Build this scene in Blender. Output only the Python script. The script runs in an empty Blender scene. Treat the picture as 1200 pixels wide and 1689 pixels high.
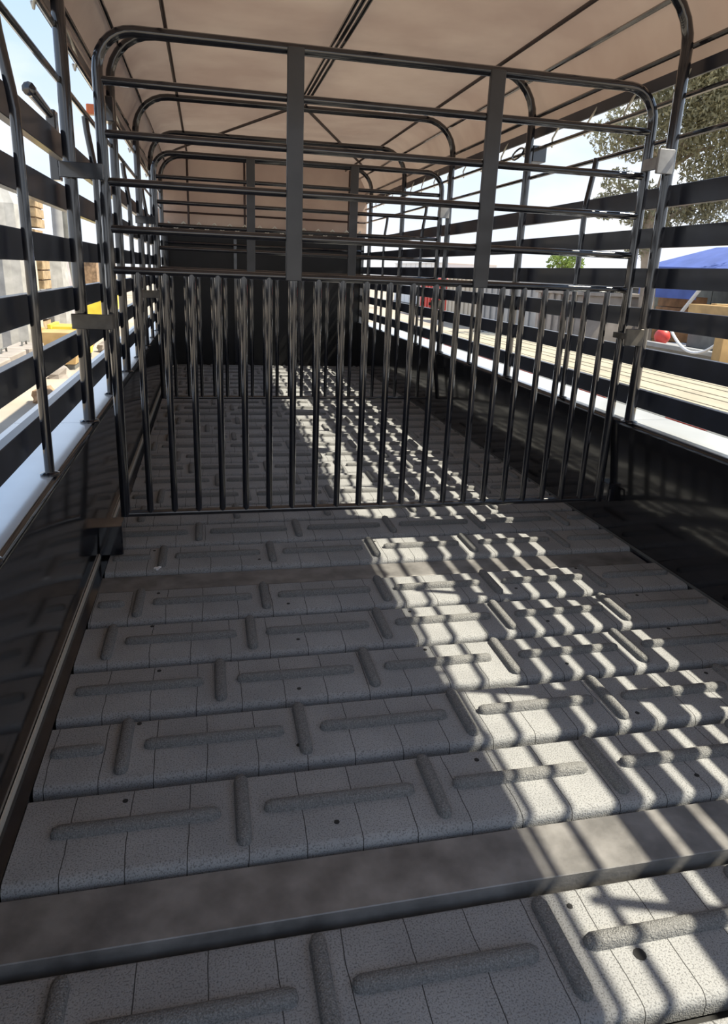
import bpy, math, random
from mathutils import Vector, Matrix, Quaternion

C = bpy.context.scene.collection
SC = bpy.context.scene
random.seed(7)

# ------------------------------------------------------------------ camera, world, sun, exposure
YAW, PITCH, ROLL, FPX = 0.22705, 0.29782, 0.04199, 1137.9
def camera():
    cy, sy, cp, sp = math.cos(YAW), math.sin(YAW), math.cos(PITCH), math.sin(PITCH)
    fwd = Vector((sy*cp, cy*cp, -sp)); right = Vector((cy, -sy, 0)); up = right.cross(fwd)
    cr, sr = math.cos(ROLL), math.sin(ROLL)
    r2 = cr*right + sr*up; u2 = -sr*right + cr*up
    m = Matrix((r2, u2, -fwd)).transposed().to_4x4()
    m.translation = (0, 0, 1.0)
    cd = bpy.data.cameras.new('camera'); co = bpy.data.objects.new('camera', cd); C.objects.link(co)
    co.matrix_world = m
    cd.sensor_fit = 'VERTICAL'; cd.sensor_height = 36.0; cd.sensor_width = 36.0
    cd.lens = FPX*36.0/1689.0
    cd.shift_y = -44.5/1689.0            # the photograph's optical axis sits above the middle of the frame
    cd.clip_start = 0.02; cd.clip_end = 500
    SC.camera = co
camera()

SC.view_settings.view_transform = 'Standard'
SC.view_settings.look = 'None'
SC.view_settings.gamma = 1.0
SC.view_settings.use_curve_mapping = False
SC.view_settings.exposure = 0.22

def world():
    w = bpy.data.worlds.new('sky'); SC.world = w; w.use_nodes = True
    nt = w.node_tree; N = nt.nodes; L = nt.links
    bg = N['Background']
    tc = N.new('ShaderNodeTexCoord')
    sep = N.new('ShaderNodeSeparateXYZ'); L.new(tc.outputs['Generated'], sep.inputs[0])
    ramp = N.new('ShaderNodeValToRGB'); L.new(sep.outputs['Z'], ramp.inputs[0])
    e = ramp.color_ramp.elements
    e[0].position = 0.0; e[0].color = (0.86, 0.92, 1.0, 1)
    e[1].position = 0.75; e[1].color = (0.30, 0.50, 0.86, 1)
    e.new(0.30).color = (0.50, 0.68, 0.95, 1)
    noi = N.new('ShaderNodeTexNoise'); noi.inputs['Scale'].default_value = 2.6; noi.inputs['Detail'].default_value = 6
    mp = N.new('ShaderNodeMapping'); mp.inputs['Scale'].default_value = (1, 1, 2.2); mp.inputs['Location'].default_value = (0.35, 0.1, 0.2)
    L.new(tc.outputs['Generated'], mp.inputs[0]); L.new(mp.outputs[0], noi.inputs['Vector'])
    cr = N.new('ShaderNodeValToRGB'); L.new(noi.outputs[0], cr.inputs[0])
    cr.color_ramp.elements[0].position = 0.46; cr.color_ramp.elements[0].color = (0, 0, 0, 1)
    cr.color_ramp.elements[1].position = 0.66; cr.color_ramp.elements[1].color = (1, 1, 1, 1)
    mix = N.new('ShaderNodeMixRGB'); L.new(cr.outputs[0], mix.inputs[0]); L.new(ramp.outputs[0], mix.inputs[1])
    mix.inputs[2].default_value = (1.0, 1.0, 1.0, 1)
    L.new(mix.outputs[0], bg.inputs[0]); bg.inputs[1].default_value = 1.05
world()

SUN_TO = Vector((0.647, -0.165, 1.0)).normalized()
sd = bpy.data.lights.new('sun', 'SUN'); sd.energy = 8.3; sd.angle = math.radians(0.53); sd.color = (1.0, 0.92, 0.75)
so = bpy.data.objects.new('sun', sd); C.objects.link(so); so.location = (6, -2, 9)
so.rotation_mode = 'QUATERNION'; so.rotation_quaternion = SUN_TO.to_track_quat('Z', 'Y')

# ------------------------------------------------------------------ materials
def new_mat(name):
    m = bpy.data.materials.new(name); m.use_nodes = True
    nt = m.node_tree
    return m, nt, nt.nodes, nt.links, nt.nodes['Principled BSDF']

def mat(name, col, rough=0.5, metal=0.0, var=0.0, scale=8.0, bump=0.0, bscale=60.0, coat=0.0, spec=0.5):
    m, nt, N, L, b = new_mat(name)
    b.inputs['Base Color'].default_value = (*col, 1); b.inputs['Roughness'].default_value = rough
    b.inputs['Metallic'].default_value = metal; b.inputs['Coat Weight'].default_value = coat
    b.inputs['Coat Roughness'].default_value = 0.08
    b.inputs['Specular IOR Level'].default_value = spec
    tc = N.new('ShaderNodeTexCoord')
    if var:
        n = N.new('ShaderNodeTexNoise'); n.inputs['Scale'].default_value = scale; n.inputs['Detail'].default_value = 5
        L.new(tc.outputs['Object'], n.inputs['Vector'])
        r = N.new('ShaderNodeValToRGB'); L.new(n.outputs[0], r.inputs[0])
        r.color_ramp.elements[0].position = 0.3; r.color_ramp.elements[1].position = 0.7
        r.color_ramp.elements[0].color = (*[max(0, c*(1-var)) for c in col], 1)
        r.color_ramp.elements[1].color = (*[min(1, c*(1+var)) for c in col], 1)
        L.new(r.outputs[0], b.inputs['Base Color'])
    if bump:
        n2 = N.new('ShaderNodeTexNoise'); n2.inputs['Scale'].default_value = bscale; n2.inputs['Detail'].default_value = 3
        L.new(tc.outputs['Object'], n2.inputs['Vector'])
        bp = N.new('ShaderNodeBump'); bp.inputs['Strength'].default_value = bump; bp.inputs['Distance'].default_value = 0.004
        L.new(n2.outputs[0], bp.inputs['Height']); L.new(bp.outputs[0], b.inputs['Normal'])
    return m

def rubber_mat():
    # crumb rubber: grey, gritty, with fine score lines running along the trailer
    m, nt, N, L, b = new_mat('crumb_rubber')
    tc = N.new('ShaderNodeTexCoord'); oi = N.new('ShaderNodeObjectInfo')
    big = N.new('ShaderNodeTexNoise'); big.inputs['Scale'].default_value = 5.0; big.inputs['Detail'].default_value = 4
    L.new(tc.outputs['Object'], big.inputs['Vector'])
    fine = N.new('ShaderNodeTexNoise'); fine.inputs['Scale'].default_value = 340.0; fine.inputs['Detail'].default_value = 3
    L.new(tc.outputs['Object'], fine.inputs['Vector'])
    rb = N.new('ShaderNodeValToRGB'); L.new(big.outputs[0], rb.inputs[0])
    rb.color_ramp.elements[0].position = 0.3; rb.color_ramp.elements[0].color = (0.26, 0.266, 0.272, 1)
    rb.color_ramp.elements[1].position = 0.7; rb.color_ramp.elements[1].color = (0.355, 0.362, 0.365, 1)
    rf = N.new('ShaderNodeValToRGB'); L.new(fine.outputs[0], rf.inputs[0])
    rf.color_ramp.elements[0].position = 0.34; rf.color_ramp.elements[0].color = (0.33, 0.33, 0.33, 1)
    rf.color_ramp.elements[1].position = 0.50; rf.color_ramp.elements[1].color = (1, 1, 1, 1)
    mul = N.new('ShaderNodeMixRGB'); mul.blend_type = 'MULTIPLY'; mul.inputs[0].default_value = 0.75
    L.new(rb.outputs[0], mul.inputs[1]); L.new(rf.outputs[0], mul.inputs[2])
    sep = N.new('ShaderNodeSeparateXYZ'); L.new(tc.outputs['Object'], sep.inputs[0])
    ad = N.new('ShaderNodeMath'); ad.operation = 'ADD'; L.new(sep.outputs['X'], ad.inputs[0]); L.new(oi.outputs['Random'], ad.inputs[1])
    wob = N.new('ShaderNodeMath'); wob.operation = 'MULTIPLY_ADD'; L.new(big.outputs[0], wob.inputs[0]); wob.inputs[1].default_value = 0.02; L.new(ad.outputs[0], wob.inputs[2])
    md = N.new('ShaderNodeMath'); md.operation = 'PINGPONG'; L.new(wob.outputs[0], md.inputs[0]); md.inputs[1].default_value = 0.053
    lt = N.new('ShaderNodeMath'); lt.operation = 'LESS_THAN'; L.new(md.outputs[0], lt.inputs[0]); lt.inputs[1].default_value = 0.0009
    ln = N.new('ShaderNodeMixRGB'); L.new(lt.outputs[0], ln.inputs[0]); L.new(mul.outputs[0], ln.inputs[1]); ln.inputs[2].default_value = (0.05, 0.05, 0.05, 1)
    L.new(ln.outputs[0], b.inputs['Base Color'])
    b.inputs['Roughness'].default_value = 0.75; b.inputs['Specular IOR Level'].default_value = 0.3
    bp = N.new('ShaderNodeBump'); bp.inputs['Strength'].default_value = 0.55; bp.inputs['Distance'].default_value = 0.003
    L.new(fine.outputs[0], bp.inputs['Height']); L.new(bp.outputs[0], b.inputs['Normal'])
    return m

def tarp_mat():
    m, nt, N, L, b = new_mat('tarp_cloth')
    out = N['Material Output']
    tc = N.new('ShaderNodeTexCoord'); n = N.new('ShaderNodeTexNoise'); n.inputs['Scale'].default_value = 1.7; n.inputs['Detail'].default_value = 4
    L.new(tc.outputs['Object'], n.inputs['Vector'])
    r = N.new('ShaderNodeValToRGB'); L.new(n.outputs[0], r.inputs[0])
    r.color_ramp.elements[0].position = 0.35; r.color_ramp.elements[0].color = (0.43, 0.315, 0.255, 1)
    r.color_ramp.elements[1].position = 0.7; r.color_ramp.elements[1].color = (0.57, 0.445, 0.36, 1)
    d = N.new('ShaderNodeBsdfDiffuse'); L.new(r.outputs[0], d.inputs[0])
    t = N.new('ShaderNodeBsdfTranslucent'); L.new(r.outputs[0], t.inputs[0])
    wv = N.new('ShaderNodeTexNoise'); wv.inputs['Scale'].default_value = 5.0; wv.inputs['Detail'].default_value = 2
    L.new(tc.outputs['Object'], wv.inputs['Vector'])
    bp = N.new('ShaderNodeBump'); bp.inputs['Strength'].default_value = 0.5; bp.inputs['Distance'].default_value = 0.03
    L.new(wv.outputs[0], bp.inputs['Height']); L.new(bp.outputs[0], d.inputs['Normal']); L.new(bp.outputs[0], t.inputs['Normal'])
    mx = N.new('ShaderNodeMixShader'); mx.inputs[0].default_value = TARP_T
    L.new(d.outputs[0], mx.inputs[1]); L.new(t.outputs[0], mx.inputs[2]); L.new(mx.outputs[0], out.inputs[0])
    return m
TARP_T = 0.13

def leaf_mat(name, col):
    m, nt, N, L, b = new_mat(name)
    out = N['Material Output']
    oi = N.new('ShaderNodeNewGeometry')
    r = N.new('ShaderNodeValToRGB'); L.new(oi.outputs['Random Per Island'], r.inputs[0])
    r.color_ramp.elements[0].color = (*[c*0.65 for c in col], 1); r.color_ramp.elements[1].color = (*[min(1, c*1.35) for c in col], 1)
    d = N.new('ShaderNodeBsdfDiffuse'); t = N.new('ShaderNodeBsdfTranslucent')
    L.new(r.outputs[0], d.inputs[0]); L.new(r.outputs[0], t.inputs[0])
    mx = N.new('ShaderNodeMixShader'); mx.inputs[0].default_value = 0.45
    L.new(d.outputs[0], mx.inputs[1]); L.new(t.outputs[0], mx.inputs[2]); L.new(mx.outputs[0], out.inputs[0])
    return m

M = {}
M['rubber'] = rubber_mat()
M['rib'] = mat('rib_rubber', (0.20, 0.202, 0.20), 0.85, var=0.45, scale=380, bump=1.0, bscale=330, spec=0.25)  # rough crumb rubber, also darkened to put the shade of rib faces into the colour
M['steel'] = mat('worn_steel', (0.20, 0.195, 0.19), 0.45, metal=0.2, var=0.35, scale=14, bump=0.15, bscale=90)
M['paint'] = mat('black_gloss_paint', (0.013, 0.014, 0.019), 0.16, var=0.35, scale=30, coat=1.0, bump=0.05, bscale=40)
M['wall'] = mat('black_panel_paint', (0.013, 0.013, 0.015), 0.13, var=0.4, scale=3, coat=0.5, bump=0.05, bscale=6)
M['bulk'] = mat('dull_black_bulkhead_paint', (0.010, 0.010, 0.011), 0.3, var=0.4, scale=3, spec=0.3)
M['slat'] = mat('hazed_slat_paint', (0.018, 0.023, 0.038), 0.34, var=0.3, scale=10, coat=0.2)  # black paint with the bluish veil of glare mixed into its colour
M['ledge'] = mat('pale_ledge_paint', (0.66, 0.69, 0.72), 0.14, metal=0.35, var=0.05, scale=5)
M['zinc'] = mat('bare_steel_plate', (0.34, 0.34, 0.34), 0.5, metal=0.4, var=0.2, scale=20)
M['dark'] = mat('groove_dark', (0.02, 0.02, 0.02), 0.8)
M['rope'] = mat('pale_rope', (0.62, 0.60, 0.52), 0.8, var=0.2, scale=60)
M['tarp'] = tarp_mat()
M['white'] = mat('white_scrap', (0.85, 0.85, 0.85), 0.6)
M['dust'] = mat('dusty_ground', (0.36, 0.31, 0.25), 0.95, var=0.25, scale=0.6, bump=0.4, bscale=6)
M['deck'] = mat('sunbleached_deck', (0.345, 0.305, 0.225), 0.7, var=0.15, scale=3)
M['red'] = mat('red_paint', (0.55, 0.05, 0.04), 0.5)
M['blue'] = mat('blue_canopy_cloth', (0.09, 0.14, 0.42), 0.7, var=0.15, scale=3)
M['whitecloth'] = mat('white_cloth', (0.8, 0.8, 0.8), 0.7)
M['wrap'] = mat('grey_wrapped_plastic', (0.38, 0.375, 0.36), 0.35, var=0.2, scale=7, bump=0.5, bscale=10)
M['wrap2'] = mat('lilac_grey_sheet', (0.36, 0.33, 0.34), 0.5, var=0.2, scale=7, bump=0.4, bscale=10)
M['yellow'] = mat('yellow_paint', (0.82, 0.62, 0.06), 0.5, var=0.15, scale=4)
M['ochre'] = mat('ochre_paint', (0.42, 0.27, 0.11), 0.6, var=0.25, scale=4)
M['brown'] = mat('brown_timber', (0.30, 0.20, 0.12), 0.8, var=0.4, scale=8)
M['cream'] = mat('cream_paint', (0.50, 0.45, 0.37), 0.6, var=0.15, scale=2)
M['grey'] = mat('grey_sheet_metal', (0.30, 0.30, 0.30), 0.5, var=0.2, scale=3)
M['greyd'] = mat('dark_grey_steel', (0.12, 0.12, 0.11), 0.6, var=0.3, scale=5)
M['concrete'] = mat('pale_concrete', (0.30, 0.265, 0.235), 0.9, var=0.2, scale=4)
M['fence'] = mat('grey_green_board', (0.20, 0.20, 0.17), 0.8, var=0.25, scale=5)
M['rust'] = mat('orange_brown_timber', (0.40, 0.22, 0.11), 0.8, var=0.3, scale=6)
M['seam'] = mat('seam_steel_highlight', (0.6, 0.56, 0.48), 0.4)  # seam steel with its reflected highlight put into the base colour
M['crate'] = mat('weathered_crate_board', (0.33, 0.24, 0.14), 0.8, var=0.35, scale=9)
M['tyre'] = mat('black_tyre', (0.03, 0.03, 0.03), 0.8)
M['amber'] = mat('amber_lens', (0.75, 0.18, 0.05), 0.3)
M['bark'] = mat('pale_bark', (0.33, 0.27, 0.21), 0.9, var=0.3, scale=6)
M['leaf'] = leaf_mat('grey_green_leaf', (0.32, 0.305, 0.20))
M['leaf2'] = leaf_mat('bright_green_leaf', (0.20, 0.27, 0.08))
M['leaf3'] = leaf_mat('dark_green_leaf', (0.09, 0.12, 0.06))

# ------------------------------------------------------------------ mesh helpers
class MB:
    def __init__(s): s.v = []; s.f = []; s.mi = []
    def box(s, x0, x1, y0, y1, z0, z1, bev=0.0):
        if bev <= 0:
            b = len(s.v)
            s.v += [(x0,y0,z0),(x1,y0,z0),(x1,y1,z0),(x0,y1,z0),(x0,y0,z1),(x1,y0,z1),(x1,y1,z1),(x0,y1,z1)]
            s.f += [tuple(b+i for i in q) for q in ((0,3,2,1),(4,5,6,7),(0,1,5,4),(1,2,6,5),(2,3,7,6),(3,0,4,7))]
        else:
            # bevelled vertical edges and top edge
            def ring(d, z):
                b0 = len(s.v); e = bev
                for (x, y) in ((x0+e+d,y0+d),(x1-e-d,y0+d),(x1-d,y0+e+d),(x1-d,y1-e-d),(x1-e-d,y1-d),(x0+e+d,y1-d),(x0+d,y1-e-d),(x0+d,y0+e+d)): s.v.append((x,y,z))
                return b0
            r = [ring(bev*0.5, z0), ring(0, z0+bev*0.5), ring(0, z1-bev*0.5), ring(bev*0.5, z1)]
            for a, b in zip(r, r[1:]):
                for i in range(8): s.f.append((a+i, a+(i+1)%8, b+(i+1)%8, b+i))
            s.f.append(tuple(r[0]+i for i in reversed(range(8)))); s.f.append(tuple(r[-1]+i for i in range(8)))
        return s
    def tube(s, pts, r, n=8, caps=True):
        P = [Vector(p) for p in pts]; rings = []
        t0 = (P[1]-P[0]).normalized()
        ref = Vector((0,0,1)) if abs(t0.z) < 0.9 else Vector((0,1,0))
        u = t0.cross(ref).normalized()
        for i, p in enumerate(P):
            a = (P[i]-P[i-1]).normalized() if i > 0 else (P[1]-P[0]).normalized()
            c = (P[i+1]-P[i]).normalized() if i < len(P)-1 else a
            t = (a+c).normalized() if (a+c).length > 1e-6 else a
            u = (u - t*u.dot(t)).normalized(); w = t.cross(u)
            rr = r[i] if isinstance(r, (list, tuple)) else r
            b = len(s.v)
            for k in range(n):
                an = 2*math.pi*k/n
                s.v.append(tuple(p + u*math.cos(an)*rr + w*math.sin(an)*rr))
            rings.append(b)
        for a, b in zip(rings, rings[1:]):
            for k in range(n): s.f.append((a+k, a+(k+1)%n, b+(k+1)%n, b+k))
        if caps:
            s.f.append(tuple(rings[0]+k for k in reversed(range(n)))); s.f.append(tuple(rings[-1]+k for k in range(n)))
        return s
    def lathe(s, prof, n=16, c=(0,0,0), axis='z'):
        rings = []
        for (r, h) in prof:
            b = len(s.v)
            for k in range(n):
                a = 2*math.pi*k/n; x, y = r*math.cos(a), r*math.sin(a)
                p = (x,y,h) if axis == 'z' else ((h,x,y) if axis == 'x' else (y,h,x))
                s.v.append((p[0]+c[0], p[1]+c[1], p[2]+c[2]))
            rings.append(b)
        for a, b in zip(rings, rings[1:]):
            for k in range(n): s.f.append((a+k, a+(k+1)%n, b+(k+1)%n, b+k))
        s.f.append(tuple(rings[0]+k for k in reversed(range(n)))); s.f.append(tuple(rings[-1]+k for k in range(n)))
        return s
    def prism(s, poly, axis, a0, a1):
        # poly: closed 2-D outline, extruded along axis between a0 and a1
        n = len(poly); b = len(s.v)
        for a in (a0, a1):
            for (p, q) in poly:
                s.v.append((a,p,q) if axis == 'x' else ((p,a,q) if axis == 'y' else (p,q,a)))
        for i in range(n): s.f.append((b+i, b+(i+1)%n, b+n+(i+1)%n, b+n+i))
        s.f.append(tuple(b+i for i in reversed(range(n)))); s.f.append(tuple(b+n+i for i in range(n)))
        return s
    def mesh(s, name, m, smooth=False, ang=40):
        me = bpy.data.meshes.new(name); me.from_pydata(s.v, [], s.f)
        import bmesh
        bm = bmesh.new(); bm.from_mesh(me); bmesh.ops.recalc_face_normals(bm, faces=bm.faces); bm.to_mesh(me); bm.free()
        me.materials.append(m)
        if smooth:
            me.shade_smooth()
            try: me.set_sharp_from_angle(angle=math.radians(ang))
            except Exception: pass
        return me
    def build(s, name, m, parent=None, loc=(0,0,0), smooth=False):
        return link(name, s.mesh(name, m, smooth), parent, loc)

def link(name, me, parent=None, loc=(0,0,0)):
    o = bpy.data.objects.new(name, me); C.objects.link(o); o.location = loc
    if parent is not None: o.parent = parent
    return o

def tag(o, label, cat, group=None, kind=None):
    o['label'] = label; o['category'] = cat
    if group: o['group'] = group
    if kind: o['kind'] = kind
    return o

def empty(name, loc, label, cat, group=None, kind=None):
    o = bpy.data.objects.new(name, None); C.objects.link(o); o.location = loc; o.empty_display_size = 0.1
    return tag(o, label, cat, group, kind)

def copy_tree(o, parent=None):
    c = o.copy(); C.objects.link(c)
    if parent is not None: c.parent = parent
    for ch in list(o.children): copy_tree(ch, c)
    return c

def arc(cx, cz, r, a0, a1, n=7):
    return [(cx + r*math.cos(a0+(a1-a0)*i/n), cz + r*math.sin(a0+(a1-a0)*i/n)) for i in range(n+1)]

# ------------------------------------------------------------------ the trailer: measures
XL, XR = -0.36, 1.622          # plank ends
Y0, Y1 = -0.75, 7.62           # back and front of what is built
LEDGE_Z = 0.48
MAIN = [0.02, 1.22, 2.42, 3.61, 4.80, 5.99, 7.20]
MID = [-0.58, 0.62, 1.80, 2.98, 4.21, 5.40, 6.60]
SLATS = [1.312, 1.170, 1.025, 0.877, 0.728, 0.571]
SLATS_L = [1.340, 1.189, 1.0325, 0.8815, 0.731, 0.578]

# ------------------------------------------------------------------ ground and floor
g = MB(); g.box(-60, 60, -40, 90, -0.62, -0.5)
tag(g.build('ground', M['dust']), 'dusty pale yard ground around the trailer', 'ground', kind='structure')

floor = empty('floor', (0.63, 3.4, -0.03), 'grey crumb rubber plank floor of the livestock trailer', 'floor', kind='structure')
FL = Vector((0.63, 3.4, -0.03))
sub = MB(); sub.box(-0.41, 1.64, Y0, Y1+0.03, -0.13, -0.072)
sub.build('floor_base', M['dark'], floor, -FL)

def plank_mesh(w):
    # rounded slab, across y from 0 to w, top at z = 0
    r, d, g2 = 0.015, 0.036, 0.003; rb_ = 0.008; w = w - 0.021
    prof = [(g2, -d), (g2, -r)]
    prof += [(g2+r-r*math.cos(a), -r+r*math.sin(a)) for a in (math.pi/6, math.pi/3, math.pi/2)]
    prof += [(w-g2-rb_+rb_*math.sin(a), -rb_+rb_*math.cos(a)) for a in (0, math.pi/6, math.pi/3, math.pi/2)]
    prof += [(w-g2, -d)]
    return MB().prism(prof, 'x', XL, XR).mesh('floor_plank', M['rubber'], True, 50)

def rib_mesh(name, ln, w, h, along):
    # half-sunk capsule: rounded ends, domed cross-section
    b = MB(); nL = 10; rows = []
    for i in range(-3, 4):
        pass
    secs = []
    half = ln/2; r = w/2
    for t, k in ((-half, 0.0), (-half+r*0.25, 0.66), (-half+r, 1.0), (0, 1.0), (half-r, 1.0), (half-r*0.25, 0.66), (half, 0.0)):
        secs.append((t, max(k, 0.05)))
    for t, k in secs:
        base = len(b.v)
        for j in range(7):
            a = math.pi*j/6
            q = -r*k*math.cos(a); z = h*(0.5+0.5*k)*math.sin(a)**0.5 if 0 < j < 6 else 0
            z *= (1 if k > 0.1 else 0.1)
            b.v.append((t, q, z-0.001) if along == 'x' else (q, t, z-0.001))
        rows.append(base)
    for a, c in zip(rows, rows[1:]):
        for j in range(6): b.f.append((a+j, a+j+1, c+j+1, c+j))
    return b.mesh(name, M['rib'], True, 60)

LONG = rib_mesh('long_rib', 0.305, 0.029, 0.017, 'x')
CROSS = rib_mesh('cross_rib', 0.180, 0.029, 0.016, 'y')
_cut = {}
def long_cut(ln):
    k = round(ln, 3)
    if k not in _cut: _cut[k] = rib_mesh('long_rib', k, 0.029, 0.017, 'x')
    return _cut[k]
scr = MB(); scr.lathe([(0.0055, 0.0), (0.0055, 0.0016), (0.004, 0.0022)], 8); SCREW = scr.mesh('screw', M['dark'])

P_ = 0.385
edges = []           # (y0, width, phase)
fixed = [(0.632, 0.246, 0.147), (0.404, 0.228, 0.06), (0.176, 0.228, 0.19), (-0.052, 0.228, 0.02), (-0.28, 0.228, 0.11), (-0.508, 0.228, 0.16), (-0.736, 0.228, 0.05),
         (0.992, 0.231, 0.042), (1.223, 0.224, 0.187), (1.447, 0.226, 0.009), (1.673, 0.232, 0.100), (1.905, 0.230, 0.157),
         (2.259, 0.235, -0.177), (2.494, 0.232, -0.053)]
edges += fixed
y = 2.726
k = 0
ph = [0.10, 0.16, 0.03, -0.10, 0.21, 0.07, 0.14, -0.02, 0.18]
while y < Y1 - 0.1:
    w = min(0.2315, Y1 - y)
    edges.append((y, w, ph[k % len(ph)])); y += w; k += 1
mesh_by_w = {}
rnd = random.Random(3)
for (py, w, p0) in edges:
    kw = round(w, 3)
    if kw not in mesh_by_w: mesh_by_w[kw] = plank_mesh(kw)
    pl = link('floor_plank', mesh_by_w[kw], floor, Vector((0, py, -0.031 if py < 0.8 else 0)) - FL)
    x = p0 - 2*P_
    while x < XR + P_:
        yc = w*0.5 - 0.002
        if XL + 0.018 < x < XR - 0.018: link('cross_rib', CROSS, pl, (x, yc, 0))
        a, b = x + P_/2 - 0.1525, x + P_/2 + 0.1525
        a2, b2 = max(a, XL + 0.012), min(b, XR - 0.012)
        if b2 - a2 > 0.07:
            link('long_rib', LONG if b2-a2 > 0.3 else long_cut(b2-a2), pl, ((a2+b2)/2, yc - 0.004, 0))
        x += P_
    if py < 2.4 and py > 0.3:
        for q in range(5):
            link('screw', SCREW, pl, (XL + 0.16 + q*0.385 + rnd.uniform(-0.06, 0.06), w*(0.22 if q % 2 else 0.80) + rnd.uniform(-0.01, 0.01), -0.0008))
# one bigger screw hole in the plank nearest the camera is worn open
bh = MB(); bh.lathe([(0.011, 0.0), (0.0105, 0.0012)], 12)
for ch in floor.children:
    if abs(ch.location.y + FL.y - 0.632) < 0.001: bh.build('screw_hole', M['dark'], ch, (0.654, 0.086, -0.0004))

for (ya, yb) in ((0.868, 0.985), (2.141, 2.255)):
    st = MB(); st.box(-0.372, 1.618, ya, yb, -0.071, -0.015, 0.003)
    st.build('steel_strip', M['steel'], floor, -FL)
for nm, xa, xb in (('edge_angle', -0.392, -0.364), ('edge_angle', 1.6235, 1.633)):
    e = MB(); e.box(xa, xb, Y0, Y1, -0.071, -0.006); e.build(nm, M['paint'], floor, -FL)

# ------------------------------------------------------------------ side walls
def side(sgn):
    left = sgn < 0
    wname = 'wall_left' if left else 'wall_right'
    xb = -0.400 if left else 1.634        # foot of the panel
    xt = -0.374 if left else 1.598        # top of the panel
    xo = -0.632 if left else 1.822        # outer edge of ledge
    px = -0.398 if left else 1.606        # posts
    sx = -0.430 if left else 1.650        # inner face of slats
    tx = -0.412 if left else 1.652        # thin tubes
    s = -1 if left else 1
    W = empty(wname, (xb, 3.4, 0), 'black steel wall with open slats on the %s of the trailer' % ('left' if left else 'right, sunlit side'), 'wall', kind='structure')
    O = Vector((-xb, -3.4, 0))
    # lower panel with a rolled top edge
    r = 0.018
    prof = [(xb, -0.03), (xt - s*0.0, LEDGE_Z - r)]
    prof += [(xt + s*(r - r*math.cos(a)), LEDGE_Z - r + r*math.sin(a)) for a in (math.pi/6, math.pi/3, math.pi/2)]
    prof += [(xt + s*0.03, LEDGE_Z), (xt + s*0.03, LEDGE_Z-0.004), (xb + s*0.012, -0.03)]
    MB().prism(prof, 'y', Y0, Y1).build('lower_panel', M['wall'], W, O, True)
    bounds = [Y0] + [m for m in MAIN] + [Y1]
    for a, b in zip(bounds, bounds[1:]):
        q = MB(); q.box(min(xt + s*0.014, xo), max(xt + s*0.014, xo), a+0.0015, b-0.0015, LEDGE_Z-0.012, LEDGE_Z+0.0015)
        q.build('ledge_panel', M['ledge'], W, O)
    q = MB(); q.box(min(xo, xo - s*0.02), max(xo, xo - s*0.02), Y0, Y1, 0.0, LEDGE_Z-0.012); q.build('outer_skirt', M['paint'], W, O)
    # slats: shallow channels outside the posts
    sl = MB(); sl.box(min(sx, sx+s*0.026), max(sx, sx+s*0.026), Y0, Y1, -0.036, 0.036, 0.003)
    sm = sl.mesh('slat', M['slat'])
    for z in (SLATS_L if left else SLATS): link('slat', sm, W, O + Vector((0, 0, z)))
    # intermediate posts, cranked outwards at the top to meet the lower thin tube
    z2 = 1.508 if left else 1.505; z1 = 1.650 if left else 1.635
    mp = MB(); mp.tube([(px, 0, LEDGE_Z), (px, 0, z2-0.20), (px + s*0.004, 0, z2-0.16), (px + s*0.020, 0, z2-0.05), (px + s*0.024, 0, z2)], 0.012, 10)
    mm = mp.mesh('intermediate_post', M['paint'], True)
    fl = MB(); fl.lathe([(0.024, 0.0), (0.024, 0.004), (0.014, 0.008)], 12); fm = fl.mesh('base_flange', M['paint'], True)
    for yy in MID:
        p = link('intermediate_post', mm, W, O + Vector((0, yy - (0 if left else 0.05), 0)))
        link('base_flange', fm, p, (px, 0, LEDGE_Z+0.0015))
    for z in (z1, z2):
        MB().tube([(tx, Y0, z), (tx, Y1, z)], 0.0095, 8).build('thin_rail', M['paint'], W, O, True)
    b = MB(); xv = sx + s*0.006
    b.box(min(xv, xv+s*0.012), max(xv, xv+s*0.012), Y0, Y1, 1.692, 1.738, 0.003); b.build('side_rail', M['slat'], W, O)
    return W, O
WL, OL = side(-1)
WR, OR = side(1)

# small fittings on the walls (they are welded to them)
b = MB(); b.box(-0.396, -0.314, 2.405, 2.505, 0.004, 0.112, 0.004); b.build('pivot_block', M['paint'], WL, OL)
b = MB(); b.box(1.585, 1.627, 2.42, 2.50, 0.14, 0.215, 0.004); lb = b.build('latch_box', M['paint'], WR, OR)
MB().tube([(1.60, 2.415, 0.20), (1.585, 2.40, 0.195), (1.585, 2.40, 0.15), (1.60, 2.415, 0.145)], 0.005, 8).build('latch_handle', M['paint'], lb)
# slat lever on the left
b = MB(); b.box(-0.505, -0.475, 2.70, 2.755, 1.26, 1.475, 0.004); lv = b.build('lever_bracket', M['paint'], WL, OL)
b = MB(); b.tube([(-0.49, 2.735, 1.455), (-0.50, 2.60, 1.475), (-0.505, 2.50, 1.487)], [0.013, 0.016, 0.018], 10)
b.lathe([(0.006, -0.012), (0.02, -0.004), (0.02, 0.01), (0.008, 0.018)], 10, (-0.505, 2.49, 1.487), 'y'); b.build('lever', M['paint'], lv, smooth=True)
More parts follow.
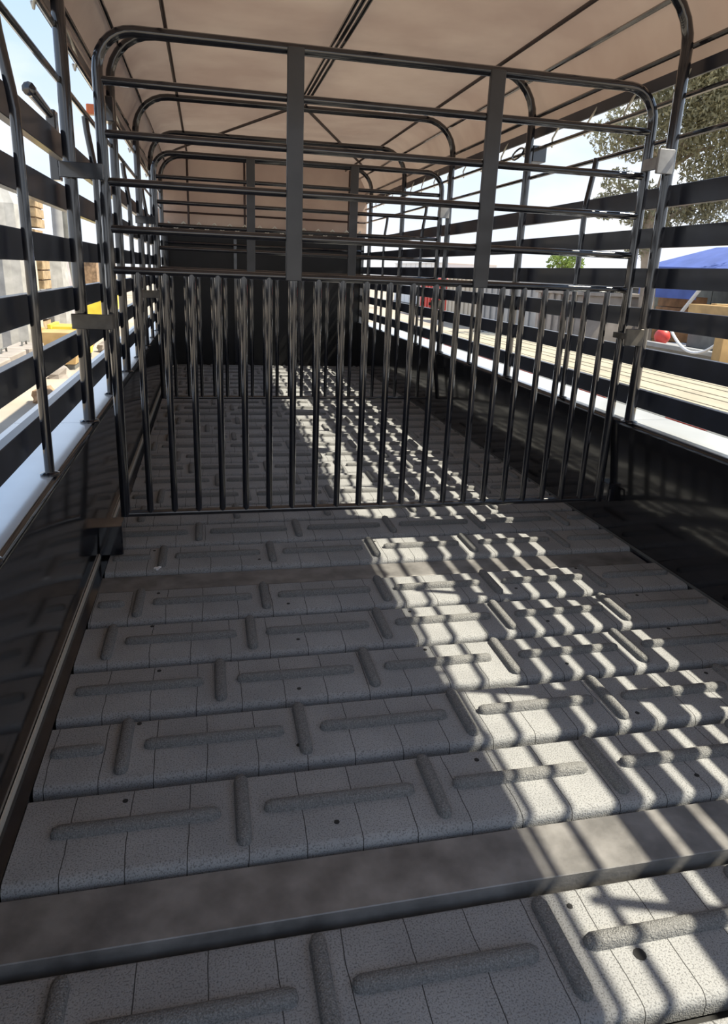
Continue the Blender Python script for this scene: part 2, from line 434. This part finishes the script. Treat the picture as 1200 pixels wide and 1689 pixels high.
# marker lamp left, latch with wire loop right
b = MB(); b.box(-0.458, -0.384, 3.57, 3.65, 1.60, 1.70, 0.004); lp = b.build('lamp_bracket', M['paint'], WL, OL)
b = MB(); b.box(-0.50, -0.46, 3.585, 3.63, 1.625, 1.665, 0.004); b.build('amber_lens', M['amber'], lp)
b = MB(); b.box(1.625, 1.70, 3.56, 3.66, 1.575, 1.65, 0.004); lt = b.build('rope_latch', M['paint'], WR, OR)
MB().tube([(1.60 + 0.012*math.cos(a), 3.69+0.065*math.sin(a), 1.625+0.028*math.cos(a)) for a in [i*math.pi/7 for i in range(15)]], 0.005, 6).build('wire_loop', M['paint'], lt, smooth=True)

# trim: seam where the left wall meets the floor, its glint painted as pale colour
b = MB(); b.box(-0.3965, -0.3925, Y0, Y1, -0.028, 0.010); o = b.build('trim_1', M['seam'])
tag(o, 'thin steel seam with a painted highlight along the foot of the left wall', 'trim', kind='structure')
b = MB(); b.box(1.6275, 1.631, Y0, Y1, -0.028, 0.004); o = b.build('trim_2', M['greyd'])
tag(o, 'thin grey seam along the foot of the right wall', 'trim', kind='structure')

# ------------------------------------------------------------------ front wall
WF = empty('wall_front', (0.62, 7.64, 0), 'dark closed front bulkhead at the far end of the trailer', 'wall', kind='structure')
OF = -Vector((0.62, 7.64, 0))
b = MB(); b.box(-0.40, 1.64, 7.63, 7.65, -0.02, 1.34); b.build('bulkhead_panel', M['bulk'], WF, OF)
for x in (-0.40, 0.28, 0.95, 1.62):
    b = MB(); b.box(x, x+0.03, 7.60, 7.63, -0.02, 1.34); b.build('bulkhead_stiffener', M['paint'], WF, OF)
MB().tube([(-0.42, 7.61, 1.355), (1.65, 7.61, 1.355)], 0.022, 8).build('top_rail', M['paint'], WF, OF, True)
MB().tube([(-0.42, 7.61, 1.22), (1.65, 7.61, 1.22)], 0.014, 8).build('cross_rail', M['paint'], WF, OF, True)
M['rod'] = mat('rusty_dark_rod', (0.035, 0.018, 0.016), 0.45, var=0.3, scale=30)
for x in (-0.16, 0.395, 0.96, 1.47):
    MB().tube([(x, 7.60, 1.355), (x, 7.60, 2.0)], 0.011, 8).build('nose_upright', M['rod'], WF, OF, True)
MB().tube([(-0.42, 7.60, 1.505), (1.65, 7.60, 1.505)], 0.010, 8).build('nose_rod', M['rod'], WF, OF, True)
lace = []
n = 26
for i in range(n+1):
    x = -0.36 + i*(1.96/n); lace.append((x, 7.583, 1.345 if i % 2 else 1.415))
MB().tube(lace, 0.010, 6).build('lacing_rope', M['rope'], WF, OF, True)

# ------------------------------------------------------------------ roof frame
CE = empty('ceiling', (0.6, 3.4, 2.0), 'roof frame of bent tube hoops and long thin rods', 'roof frame', kind='structure')
OC = -Vector((0.6, 3.4, 2.0))
xl, xr, zt, rf = -0.398, 1.606, 1.965, 0.20
pts = [(xl, LEDGE_Z)] + arc(xl+rf, zt-rf, rf, math.pi, math.pi/2) + arc(xr-rf, zt-rf, rf, math.pi/2, 0) + [(xr, LEDGE_Z)]
SKEW = lambda x: -0.03*(x-0.2)
hm = MB().tube([(x, SKEW(x), z) for x, z in pts], 0.0195, 12).mesh('roof_hoop', M['paint'], True, 60)
fl = MB(); fl.lathe([(0.032, 0.0), (0.032, 0.005), (0.022, 0.009)], 14); hf = fl.mesh('base_flange', M['paint'], True)
for yy in MAIN:
    h = link('roof_hoop', hm, CE, OC + Vector((0, yy, 0)))
    for x in (xl, xr): link('base_flange', hf, h, (x, SKEW(x), LEDGE_Z+0.0015))
for dx in (-0.024, 0.0, 0.024):
    MB().tube([(0.615+dx, Y0, 1.998), (0.615+dx, 4.83, 1.998)], 0.0085, 8).build('ridge_rod', M['paint'], CE, OC, True)
for (x, z, r) in ((-0.149, 2.0, 0.009), (1.428, 2.0, 0.009), (-0.358, 1.928, 0.010), (1.572, 1.932, 0.010), (-0.436, 1.788, 0.010), (1.648, 1.788, 0.010)):
    MB().tube([(x, Y0, z), (x, Y1, z)], r, 8).build('roof_rod', M['rod'] if r < 0.0095 else M['paint'], CE, OC, True)
for x1 in (-0.30, 1.52):
    MB().tube([(0.615, 4.83, 1.997), (x1, 7.20, 1.997)], 0.010, 8).build('diagonal_brace', M['rod'], CE, OC, True)

# ------------------------------------------------------------------ tarpaulin
prof = [(-0.458, 1.70), (-0.458, 1.77), (-0.450, 1.81), (-0.376, 1.935), (-0.30, 1.995), (-0.149, 2.014), (0.05, 2.014), (0.25, 2.015), (0.43, 2.018), (0.615, 2.024),
        (0.80, 2.018), (1.0, 2.015), (1.22, 2.014), (1.428, 2.014), (1.515, 1.992), (1.592, 1.938), (1.666, 1.81), (1.676, 1.77), (1.676, 1.70)]
tb = MB(); rows = []
ny = 42
for j in range(ny+1):
    yy = Y0 + (Y1 + 0.03 - Y0)*j/ny
    base = len(tb.v)
    near = min(abs(yy-m) for m in MAIN)
    for i, (x, z) in enumerate(prof):
        up = 0.004 + 0.012*min(1, near/0.4)*(0.5+0.5*math.sin(x*7.3+yy*2.1)) if 5 < i < 13 else 0.0
        tb.v.append((x, yy, z+up))
    rows.append(base)
for a, c in zip(rows, rows[1:]):
    for i in range(len(prof)-1): tb.f.append((a+i, a+i+1, c+i+1, c+i))
# front drop of the tarp
last = rows[-1]; b2 = len(tb.v); nx = len(prof)
for q in (1, 2, 3):
    for i, (x, z) in enumerate(prof):
        zz = z + (1.37 - z)*q/3.0 if z > 1.37 else z
        tb.v.append((x, Y1+0.032+0.004*math.sin(x*9+q), zz))
for q in range(3):
    a = last if q == 0 else b2+(q-1)*nx; c = b2+q*nx
    for i in range(nx-1): tb.f.append((a+i, a+i+1, c+i+1, c+i))
tarp = tb.build('tarpaulin', M['tarp'], None, (0, 0, 0), True)
tag(tarp, 'cream tarpaulin stretched over the roof hoops, brown from below', 'tarp')
# cords that tie the tarp edge to the upper thin rail, both sides
def cord(x, s, yy, zr):
    b = MB()
    k = rnd.uniform(-0.01, 0.01)
    b.tube([(x+s*0.012, yy-0.05, 1.74), (x-s*0.004, yy-0.02+k, 1.70), (x-s*0.010, yy+0.02, zr+0.02), (x+s*0.004, yy+0.05+k, zr-0.012), (x+s*0.014, yy+0.085, zr+0.012)], 0.0045, 6)
    b.build('tie_cord', M['rope'], tarp, smooth=True)
yy = 0.9
while yy < 7.4:
    cord(1.655, 1, yy, 1.635); yy += 0.31
yy = 1.6
while yy < 7.4:
    cord(-0.427, -1, yy, 1.650); yy += 0.62

# ------------------------------------------------------------------ gates
GX0, GX1 = -0.306, 1.583
def make_gate(label):
    G = empty('swing_gate', (0.63, 2.48, 0.0), label, 'gate', 'tubular swing gates across the trailer')
    O = Vector((-0.63, 0, 0))
    r = 0.11
    pts = [(GX0, 0.125)] + arc(GX0+r, 1.666-r, r, math.pi, math.pi/2) + arc(GX1-r, 1.666-r, r, math.pi/2, 0) + [(GX1, 0.125)]
    MB().tube([(x, 0, z) for x, z in pts], 0.0170, 12).build('gate_frame', M['paint'], G, O, True)
    rail = MB().tube([(GX0+0.01, 0, 0), (GX1-0.01, 0, 0)], 0.0128, 10).mesh('gate_rail', M['paint'], True)
    for z in (1.527, 1.380, 1.243, 1.103, 0.977): link('gate_rail', rail, G, O + Vector((0, 0, z)))
    MB().tube([(GX0+0.01, 0, 0.133), (GX1-0.01, 0, 0.133)], 0.0125, 10).build('bottom_rail', M['paint'], G, O, True)
    fb = MB(); fb.box(-0.027, 0.027, -0.022, -0.002, 0.965, 1.668, 0.003); fm = fb.mesh('flat_upright', M['flat'])
    for x in (0.292, 0.972): link('flat_upright', fm, G, O + Vector((x, 0, 0)))
    bm_ = MB().tube([(0, 0, 0.133), (0, 0, 0.977)], 0.0118, 10).mesh('gate_bar', M['paint'], True)
    n = 22
    for i in range(1, n):
        link('gate_bar', bm_, G, O + Vector((GX0 + (GX1-GX0)*i/n, 0, 0)))
    # hinge plates on the left, latch plates on the right
    for (za, zb) in ((0.792, 0.839), (1.240, 1.285)):
        h = MB(); h.box(-0.424, -0.298, -0.080, -0.066, za, zb, 0.003); h.box(-0.312, -0.300, -0.066, -0.012, za, zb); h.build('hinge_plate', M['hinge'] if za < 1 else M['paint'], G, O)['label'] = 'short flat hinge plate bridging gate and post'
    for (za, zb, xa, xb, mm) in ((1.374, 1.453, 1.548, 1.612, 'zinc'), (0.780, 0.841, 1.526, 1.600, 'hinge')):
        h = MB(); h.box(xa-0.008, xb-0.008, -0.134, -0.121, za, zb, 0.003); h.box(xa+0.012, xa+0.026, -0.122, -0.012, za+0.02, zb-0.02); h.build('latch_plate', M[mm], G, O)['label'] = 'bare grey steel latch plate'
    return G
M['flat'] = mat('flat_bar_paint', (0.045, 0.046, 0.050), 0.42, var=0.3, scale=6, coat=0.2)
M['hinge'] = mat('scuffed_hinge_steel', (0.12, 0.11, 0.095), 0.55, metal=0.3, var=0.3, scale=25)
G1 = make_gate('near black tubular swing gate, closed, with dense lower bars')
G2 = copy_tree(G1); G2.location.y = 4.87
G2['label'] = 'far black tubular swing gate seen through the bars of the near one'

# ------------------------------------------------------------------ scrap on the floor
b = MB(); b.prism([(-0.012, -0.003), (-0.004, -0.004), (-0.003, -0.014), (0.004, -0.013), (0.005, -0.002), (0.013, 0.006), (0.006, 0.010), (0.0, 0.004), (-0.008, 0.006)], 'z', 0, 0.005)
o = b.build('paper_scrap', M['white'], None, (-0.190, 2.278, 0.0)); tag(o, 'tiny white scrap lying on the floor near the left hinge block', 'scrap')

# ------------------------------------------------------------------ outside, right: flatbed trailer alongside
FB = empty('flatbed_trailer', (4.0, 6.5, -0.5), 'low flatbed trailer with sun-bleached plank deck, right of the slats', 'trailer')
OB = -Vector((4.0, 6.5, -0.5))
nb = 12
for i in range(nb):
    x0 = 3.16 + i*(1.72/nb)
    q = MB(); q.box(x0+0.005, x0+1.72/nb-0.005, 2.2, 11.5, 0.06, 0.1+0.004*(i % 3), 0.004); q.build('deck_plank', M['deck'], FB, OB)
for x in (3.10, 4.89):
    q = MB(); q.box(x, x+0.055, 2.1, 11.6, -0.03, 0.12, 0.004); q.build('side_rail', M['greyd'], FB, OB)
for i in range(7):
    q = MB(); q.box(3.10, 3.155, 2.57+i*1.2, 2.98+i*1.2, 0.12, 0.130, 0.002); q.build('reflector_strip', M['red'], FB, OB)['label'] = 'red reflector strip'
for yy in (2.4, 5, 8, 11):
    q = MB(); q.box(3.16, 4.88, yy, yy+0.1, -0.12, 0.055); q.build('cross_member', M['greyd'], FB, OB)
for yy in (6.2, 7.2):
    for x in (3.2, 4.6):
        q = MB(); q.lathe([(0.1, 0), (0.17, 0.0), (0.19, 0.03), (0.19, 0.17), (0.17, 0.2), (0.1, 0.2)], 16, (x, yy, -0.31), 'x'); q.build('wheel', M['tyre'], FB, OB, True)

# blue canopy
CN = empty('canopy_tent', (9.6, 11.0, -0.5), 'blue peaked canopy tent with a white and red valance, far right', 'tent')
OT = -Vector((9.6, 11.0, -0.5))
q = MB(); e0, e1 = (8.6, 12.95), (11.4, 9.2)
v = [(8.55, 13.0, 1.36), (8.55, 9.6, 1.30), (12.0, 9.6, 1.30), (12.0, 13.0, 1.36), (9.3, 11.9, 1.72), (9.3, 10.2, 1.72), (11.2, 10.2, 1.72), (11.2, 11.9, 1.72)]
q.v = v + [(x, yy, z-0.03) for x, yy, z in v]
q.f = [(0,1,5,4),(1,2,6,5),(2,3,7,6),(3,0,4,7),(4,5,6,7),(8,12,13,9),(9,13,14,10),(10,14,15,11),(11,15,12,8),(12,15,14,13),(0,8,9,1),(1,9,10,2),(2,10,11,3),(3,11,8,0)]
q.build('canopy_roof', M['blue'], CN, OT)
q = MB(); q.box(8.53, 8.55, 9.9, 11.2, 1.12, 1.31); q.build('valance', M['whitecloth'], CN, OT)
q = MB(); q.box(8.52, 8.54, 10.05, 10.75, 1.14, 1.29); q.build('valance_patch', M['red'], CN, OT)['label'] = 'red patch on the white valance'
q = MB(); q.box(8.54, 8.56, 11.25, 13.0, 0.78, 1.33); q.build('side_sheet', M['blue'], CN, OT)
for x, yy in ((8.6, 12.9), (8.6, 9.7), (11.9, 9.7), (11.9, 12.9)):
    MB().tube([(x, yy, -0.5), (x, yy, 1.31)], 0.03, 8).build('tent_pole', M['zinc'], CN, OT, True)

# orange-and-grey yard machinery under the canopy
OM = empty('orange_frame', (7.6, 9.2, -0.5), 'ochre steel frame lying across the yard under the blue tent', 'frame')
OO = -Vector((7.6, 9.2, -0.5))
for (x0, x1, y0, y1, z0, z1, mm) in ((7.0, 7.2, 6.5, 9.35, 0.56, 0.76, 'ochre'), (7.9, 8.1, 6.5, 9.35, 0.58, 0.78, 'ochre')):
    q = MB(); q.box(x0, x1, y0, y1, z0, z1, 0.02); q.build('long_beam', M[mm], OM, OO)
for yy in (6.7, 7.8, 9.0):
    q = MB(); q.box(7.2, 7.9, yy, yy+0.12, 0.64, 0.78, 0.01); q.build('cross_beam', M['ochre'], OM, OO)
for yy in (6.9, 9.1):
    for x in (7.04, 7.94):
        q = MB(); q.box(x, x+0.12, yy, yy+0.12, -0.5, 0.62, 0.01); q.build('leg', M['greyd'], OM, OO)
LM = empty('lattice_boom', (6.9, 9.6, -0.5), 'pale lattice boom leaning behind the ochre frame', 'boom')
OM2 = -Vector((6.9, 9.6, -0.5))
A, B = Vector((8.3, 11.6, 0.2)), Vector((8.3, 10.6, 1.25))
for off in (0, 0.16):
    MB().tube([A+Vector((off, off, 0)), B+Vector((off, off, 0))], 0.02, 6).build('chord', M['whitecloth'], LM, OM2)
for i in range(6):
    t0 = i/6; t1 = (i+1)/6
    MB().tube([A.lerp(B, t0), A.lerp(B, t1)+Vector((0.16, 0.16, 0))], 0.012, 6).build('lacing_bar', M['whitecloth'], LM, OM2)
MB().tube([A+Vector((0,0,-0.7)), A], 0.03, 6).build('boom_foot', M['greyd'], LM, OM2)
q = MB(); q.tube([B+Vector((0, 0, -0.1)), B+Vector((0.05, -0.15, 0.02))], 0.05, 8); q.build('boom_head', M['red'], LM, OM2)['label'] = 'red head of the boom'

# grey machine with red drum and white hose
GM = empty('grey_trailer_chassis', (6.4, 8.0, -0.5), 'grey steel chassis trailer with a spare wheel, behind the flatbed', 'trailer')
OG = -Vector((6.4, 8.0, -0.5))
q = MB(); q.box(6.0, 6.9, 6.3, 9.2, 0.02, 0.20, 0.02); q.build('chassis', M['grey'], GM, OG)
q = MB(); q.box(6.5, 6.9, 6.6, 8.6, 0.20, 0.50, 0.02); q.build('tool_box', M['greyd'], GM, OG)
for yy in (7.55, 8.12):
    q = MB(); q.lathe([(0.1, 0), (0.24, 0.0), (0.26, 0.03), (0.26, 0.15), (0.24, 0.18), (0.1, 0.18)], 18, (5.8, yy, -0.24), 'x'); w_ = q.build('wheel', M['tyre'], GM, OG, True)
    q = MB(); q.lathe([(0.02, -0.01), (0.12, -0.01), (0.13, 0.02)], 14, (5.8, yy, -0.24), 'x'); q.build('hub', M['zinc'], w_, smooth=True)
q = MB(); q.box(5.9, 6.0, 6.4, 9.1, 0.20, 0.26, 0.01); q.build('side_rail', M['grey'], GM, OG)
q = MB(); q.lathe([(0.005, -0.11), (0.06, -0.095), (0.095, -0.055), (0.11, 0.0), (0.095, 0.055), (0.06, 0.095), (0.015, 0.11)], 18, (0, 0, 0)); o = q.build('red_ball', M['red'], None, (6.28, 8.83, 0.312), True)
tag(o, 'round red ball resting on the grey chassis behind the slats', 'ball')
hp = [(5.87-0.04*t, 8.10 - 0.99*t, 0.46 - 0.05*t - 0.85*t*(1-t)) for t in [i/14 for i in range(15)]]
o = MB().tube(hp, 0.018, 8).build('white_hose', M['whitecloth'], None, smooth=True); tag(o, 'white hose hanging in a loop in front of the grey chassis', 'hose')
HS = empty('hose_stand', (5.78, 7.0, -0.5), 'ochre post stand holding the end of the white hose', 'stand')
q = MB(); q.box(-0.11, 0.11, -0.12, 0.02, 0.0, 1.16, 0.01); q.build('post', M['ochre'], HS)
q = MB(); q.box(-0.2, 0.2, -0.2, 0.2, 0.0, 0.03, 0.01); q.build('foot_plate', M['greyd'], HS)

# grey box containers beyond, seen between the far slats
def container(x0, x1, y0, y1, z1, mm, label, n):
    G = empty('yard_container', ((x0+x1)/2, (y0+y1)/2, -0.5), label, 'container')
    O = -Vector(((x0+x1)/2, (y0+y1)/2, -0.5))
    q = MB(); q.box(x0+0.04, x1-0.04, y0+0.04, y1-0.04, -0.42, z1-0.03); q.build('body', M[mm], G, O)
    for i in range(n):
        yy = y0 + (y1-y0)*(i+0.5)/n
        q = MB(); q.box(x0, x0+0.05, yy-0.06, yy+0.06, -0.42, z1-0.04); q.build('side_rib', M[mm], G, O)
    q = MB(); q.box(x0-0.02, x1+0.02, y0-0.02, y1+0.02, z1-0.03, z1+0.03, 0.01); q.build('roof', M[mm], G, O)
    q = MB(); q.box(x0, x1, y0, y1, -0.5, -0.42); q.build('skid', M['greyd'], G, O)
    return G
container(7.4, 9.6, 14.2, 19.0, 0.95, 'grey', 'grey ribbed container beyond the flatbed, mid right', 12)
container(8.2, 10.4, 20.0, 24.0, 1.0, 'cream', 'cream container between the grey and red ones', 10)
container(8.6, 10.8, 25.0, 28.5, 0.9, 'red', 'red container farthest along the yard', 9)
container(6.6, 8.0, 11.9, 13.6, 0.80, 'concrete', 'small dun container behind the latch plates', 6)
container(10.5, 13, 31, 40, 1.6, 'whitecloth', 'long white container at the back of the yard', 10)

# low board fence behind the machinery
FN = empty('board_fence', (10.2, 12.5, -0.5), 'grey-green board fence behind the machinery and the blue tent', 'fence')
for i in range(16):
    q = MB(); q.box(-0.02, 0.02, -3.6+i*0.5+0.01, -3.6+i*0.5+0.49, 0.08, 1.62 - 0.03*(i % 3)); q.build('fence_board', M['fence'], FN)
for i in range(9):
    q = MB(); q.box(0.02, 0.10, -3.65+i*1.0, -3.55+i*1.0, 0.0, 1.6); q.build('fence_post', M['greyd'], FN)
SP = empty('scrap_timber', (9.3, 12.6, -0.5), 'orange-brown timbers piled under the left end of the blue tent', 'timber')
for i in range(6):
    q = MB(); q.box(-0.25+0.03*(i % 2), 0.25, -0.5+0.05*(i % 3), 0.5, 0.0+i*0.22, 0.21+i*0.22, 0.01); q.build('timber', M['rust'], SP)

# ------------------------------------------------------------------ trees
def tree(name, base, tops, clusters, leafmat, label, size=0.10, dens=640, group=None, seed=1):
    T = empty(name, base, label, 'tree', group)
    O = -Vector(base); rr = random.Random(seed)
    t = MB()
    tr = [Vector(base)] + [Vector(p) for p in tops]
    t.tube(tr, [0.16 - 0.10*i/(len(tr)-1) for i in range(len(tr))], 8)
    t.build('trunk', M['bark'], T, O, True)
    for (x, y_, z, r) in clusters:
        c = Vector((x, y_, z))
        att = min(tr[1:], key=lambda p: (p-c).length + (2 if p.z > c.z else 0))
        mid = att.lerp(c, 0.5) + Vector((rr.uniform(-.1,.1), rr.uniform(-.1,.1), 0.12))
        MB().tube([att, mid, c], [0.045, 0.03, 0.012], 6).build('branch', M['bark'], T, O, True)
    lf = MB()
    for (x, y_, z, r) in clusters:
        k = int(dens*(r**2)*4.2) + 60
        for i in range(k):
            while True:
                d = Vector((rr.uniform(-1,1), rr.uniform(-1,1), rr.uniform(-1,1)))
                if 0.05 < d.length < 1: break
            d = d*(d.length**-0.35)
            p = Vector((x, y_, z)) + Vector((d.x*r, d.y*r, d.z*r*0.8))
            q = Quaternion((rr.uniform(-1,1), rr.uniform(-1,1), rr.uniform(-1,1), rr.uniform(-1,1))).normalized()
            L = size*rr.uniform(0.6, 1.3); Wd = L*0.34
            b = len(lf.v)
            for vx, vy in ((-L/2,0),(0,-Wd/2),(L/2,0),(0,Wd/2)): lf.v.append(tuple(p + q @ Vector((vx, vy, 0.012 if vx == 0 else 0))))
            lf.f += [(b,b+1,b+3),(b+1,b+2,b+3)]
    me = bpy.data.meshes.new('foliage'); me.from_pydata(lf.v, [], lf.f); me.materials.append(leafmat)
    link('foliage', me, T, O)['kind'] = 'stuff'
    return T
CL = [(8.13, 10.96, 4.11, 0.9),(7.63, 11.33, 4.06, 0.7),(7.24, 11.66, 3.73, 0.6),(8.1, 11.1, 3.69, 0.9),(7.62, 11.48, 3.5, 0.7),(8.36, 11.01, 3.25, 0.8),(8.57, 10.72, 3.75, 1.0),(8.43, 10.62, 4.48, 1.0),(7.87, 10.95, 4.76, 0.9),(6.89, 11.94, 3.42, 0.40),(7.21, 11.77, 3.33, 0.40),(8.33, 11.12, 2.71, 0.5),(8.61, 10.95, 2.42, 0.5),(8.17, 11.28, 2.38, 0.4),(8.77, 10.78, 2.7, 0.7),(7.12, 11.93, 2.71, 0.3),(7.5, 11.72, 2.52, 0.3),(7.02, 12.04, 2.32, 0.3),(7.42, 11.81, 2.27, 0.35),(7.69, 11.64, 2.18, 0.4),(7.96, 11.45, 2.23, 0.35),(8.27, 11.23, 2.28, 0.35),(7.63, 11.71, 1.72, 0.35),(7.44, 11.34, 4.48, 0.7),(8.9, 10.39, 3.97, 1.2)]
tree('yard_tree', (7.86, 11.6, -0.5), [(7.80, 11.6, 0.9), (7.66, 11.64, 1.9), (7.75, 11.5, 2.9), (8.1, 11.2, 3.7)], CL, M['leaf'], 'tall grey-green tree beside the blue tent, nearest on the right', seed=2)
tree('yard_tree', (12.1, 23.0, -0.5), [(12.1, 23.0, 0.6), (12.12, 23.0, 1.2)], [(12.1, 23.0, 1.65, .40), (12.4, 22.9, 1.6, .35), (11.85, 23.1, 1.6, .35)], M['leaf2'], 'small bright green tree far off beyond the containers', size=0.16, dens=300, seed=5)
tree('yard_tree', (13.5, 9.0, -0.5), [(13.5, 9.0, 1.2), (13.4, 9.1, 2.6)], [(13.2, 9.4, 3.4, 1.3), (14.2, 8.6, 3.3, 1.2), (13.0, 8.2, 2.8, 1.0)], M['leaf3'], 'dark tree behind the blue tent at the right edge', size=0.2, dens=200, seed=6)

# ------------------------------------------------------------------ outside, left: stacked goods in the yard
def wrapped(loc, w, d, h, mm, label, lean=0.0):
    G = empty('wrapped_bundle', loc, label, 'bundle', 'wrapped bundles along the left side of the yard')
    q = MB(); q.box(-w/2, w/2, -d/2, d/2, 0.0, 0.10, 0.01); q.build('pallet', M['brown'], G)
    b = MB(); rr = random.Random(int(h*100)); n = 28; rows = []
    for (zf, sc) in ((0.10, 0.96), (0.3, 1.0), (h*0.6, 0.97), (h*0.88, 0.92), (h*0.97, 0.72), (h, 0.35)):
        base = len(b.v)
        for k in range(n):
            a = 2*math.pi*k/n
            ca, sa = math.cos(a), math.sin(a)
            f = 1/max(abs(ca), abs(sa))**0.8
            j = 1 + (0.05 if k % 2 else -0.05) + rr.uniform(-0.02, 0.02)
            b.v.append((w/2*ca*f*sc*j + lean*zf, d/2*sa*f*sc*j, zf))
        rows.append(base)
    for a, c in zip(rows, rows[1:]):
        for k in range(n): b.f.append((a+k, a+(k+1)%n, c+(k+1)%n, c+k))
    b.f.append(tuple(rows[-1]+k for k in range(n)))
    b.build('wrapping', M[mm], G, smooth=False)
    return G
wrapped((-3.05, 11.55, -0.5), 0.9, 0.7, 2.55, 'wrap', 'tall pale wrapped bundle at the left edge of the frame')
wrapped((-3.1, 12.55, -0.5), 0.8, 0.6, 2.25, 'cream', 'cream wrapped bundle second from the left edge')
wrapped((-3.0, 14.6, -0.5), 0.8, 0.75, 1.95, 'wrap', 'grey wrapped bundle behind the near left post')
wrapped((-3.1, 15.9, -0.5), 0.8, 0.8, 1.75, 'wrap2', 'lilac-grey sheeted bundle leaning, left of the gate post', -0.06)

def crates(loc, n, w, d, h, mm, label):
    for i in range(n):
        G = empty('timber_crate', (loc[0]+0.03*((i*7) % 3-1), loc[1]+0.03*((i*5) % 3-1), loc[2]+i*h), label[i], 'crate', 'timber crates stacked left of the trailer')
        q = MB(); q.box(-w/2+0.02, w/2-0.02, -d/2+0.02, d/2-0.02, 0.02, h-0.02); q.build('body', M['brown'], G)
        for k in range(3):
            z = 0.01+k*(h-0.02)/3
            q = MB(); q.box(w/2-0.02, w/2+0.01, -d/2, d/2, z+0.01, z+(h-0.02)/3-0.015); q.build('side_board', M[mm], G)
            q = MB(); q.box(-w/2, w/2, -d/2-0.01, -d/2+0.02, z+0.01, z+(h-0.02)/3-0.015); q.build('end_board', M[mm], G)
crates((-3.1, 13.45, -0.5), 5, 0.7, 0.6, 0.5, 'crate', ['brown crate at the ground, lowest of the left crate stack', 'brown crate second from the ground in the left stack', 'brown crate in the middle of the left stack', 'brown crate second from the top of the left stack', 'brown crate on top of the left stack'])

def posts(label, loc, h, r, mm):
    G = empty('standing_pipe', loc, label, 'pipe')
    MB().tube([(0, 0, 0.02), (0, 0, h)], r, 10).build('pipe', M[mm], G, smooth=True)
    q = MB(); q.box(-r*1.8, r*1.8, -r*1.8, r*1.8, 0, 0.02); q.build('foot', M['greyd'], G)
posts('grey standing pipe between the bundles, nearer of the two', (-3.1, 16.9, -0.5), 2.6, 0.11, 'grey')
posts('dark standing pipe behind the grey one', (-3.1, 17.6, -0.5), 2.6, 0.12, 'greyd')

def bin_(loc, label, mm, w=0.9, h=0.65):
    G = empty('yard_bin', loc, label, 'bin', 'yellow bins left of the trailer')
    b = MB(); b.prism([(-w*0.42, 0.08), (w*0.42, 0.08), (w/2, h), (-w/2, h)], 'y', -w/2, w/2); b.build('tub', M[mm], G)
    for s in (-1, 1):
        q = MB(); q.box(s*w/2-0.03, s*w/2+0.03, -w/2-0.03, w/2+0.03, h-0.04, h+0.03, 0.01); q.build('rim', M[mm], G)
    for x in (-0.3, 0.3):
        q = MB(); q.box(x*w-0.05, x*w+0.05, -w*0.45, w*0.45, 0, 0.08); q.build('runner', M['greyd'], G)
bin_((-2.1, 10.9, -0.5), 'ochre yard bin seen low behind the near left post', 'ochre', 0.56, 0.52)
bin_((-2.1, 11.95, -0.5), 'yellow bin right behind the ochre one', 'yellow', 0.56, 0.52)
bin_((-3.1, 19.6, -0.5), 'bright yellow bin seen past the lower hinge plate', 'yellow', 1.2, 0.75)
bin_((-3.2, 22.6, -0.5), 'farthest bright yellow bin, between gate frame and first bars', 'yellow', 1.2, 0.70)
container(-9.5, -5.0, 26, 32, 1.5, 'cream', 'cream container at the back of the yard on the left', 9)
container(-8.0, -4.6, 33, 40, 1.2, 'brown', 'brown container farthest back on the left', 10)
def blocks():
    for i in range(3):
        G = empty('concrete_block', (-2.35-0.03*(i % 2), 8.2+i*0.85, -0.5), ['dun concrete block nearest the camera, left of the ledge', 'second dun concrete block from the camera, left of the ledge', 'third dun concrete block from the camera, left of the ledge', 'fourth dun concrete block from the camera, left of the ledge'][i], 'block', 'concrete blocks in a row on the left')
        q = MB(); q.box(-0.16, 0.16, -0.38, 0.38, 0, 0.42, 0.02); q.build('block_body', M['concrete'], G)
        q = MB(); q.tube([(0, -0.12, 0.41), (0, -0.1, 0.47), (0, 0.1, 0.47), (0, 0.12, 0.41)], 0.012, 6); q.build('lifting_loop', M['greyd'], G)
blocks()

rs = random.Random(11)
lump_meshes = []
for k in range(3):
    b = MB(); rows = []
    for (zf, sc) in ((0.0, 0.9), (0.06, 1.0), (0.13, 0.75), (0.17, 0.35)):
        base = len(b.v)
        for i in range(7):
            a = 2*math.pi*i/7; q = rs.uniform(0.75, 1.2)*0.17*sc
            b.v.append((q*math.cos(a), q*math.sin(a)*0.8, zf*rs.uniform(0.9, 1.1) if zf else 0.0))
        rows.append(base)
    for a, c in zip(rows, rows[1:]):
        for i in range(7): b.f.append((a+i, a+(i+1) % 7, c+(i+1) % 7, c+i))
    b.f.append(tuple(rows[0]+i for i in reversed(range(7)))); b.f.append(tuple(rows[-1]+i for i in range(7)))
    lump_meshes.append(b.mesh('concrete_lump', M['concrete'] if k else M['brown']))
for k, (x, yy, lab) in enumerate([(-1.75, 8.1, 'brown rubble lump on the pale ground, nearest of the four left of the ledge'),
                                  (-1.95, 9.9, 'grey rubble lump on the pale ground, second from the camera, left of the ledge'),
                                  (-1.75, 12.9, 'grey rubble lump on the pale ground past the yellow bins'),
                                  (-2.2, 13.6, 'brown rubble lump on the pale ground, farthest of the four')]):
    o = link('rubble_lump', lump_meshes[(0, 1, 2, 0)[k]], None, (x, yy, -0.5)); o.rotation_euler.z = k*1.3
    tag(o, lab, 'rubble', 'rubble lumps on the ground to the left')
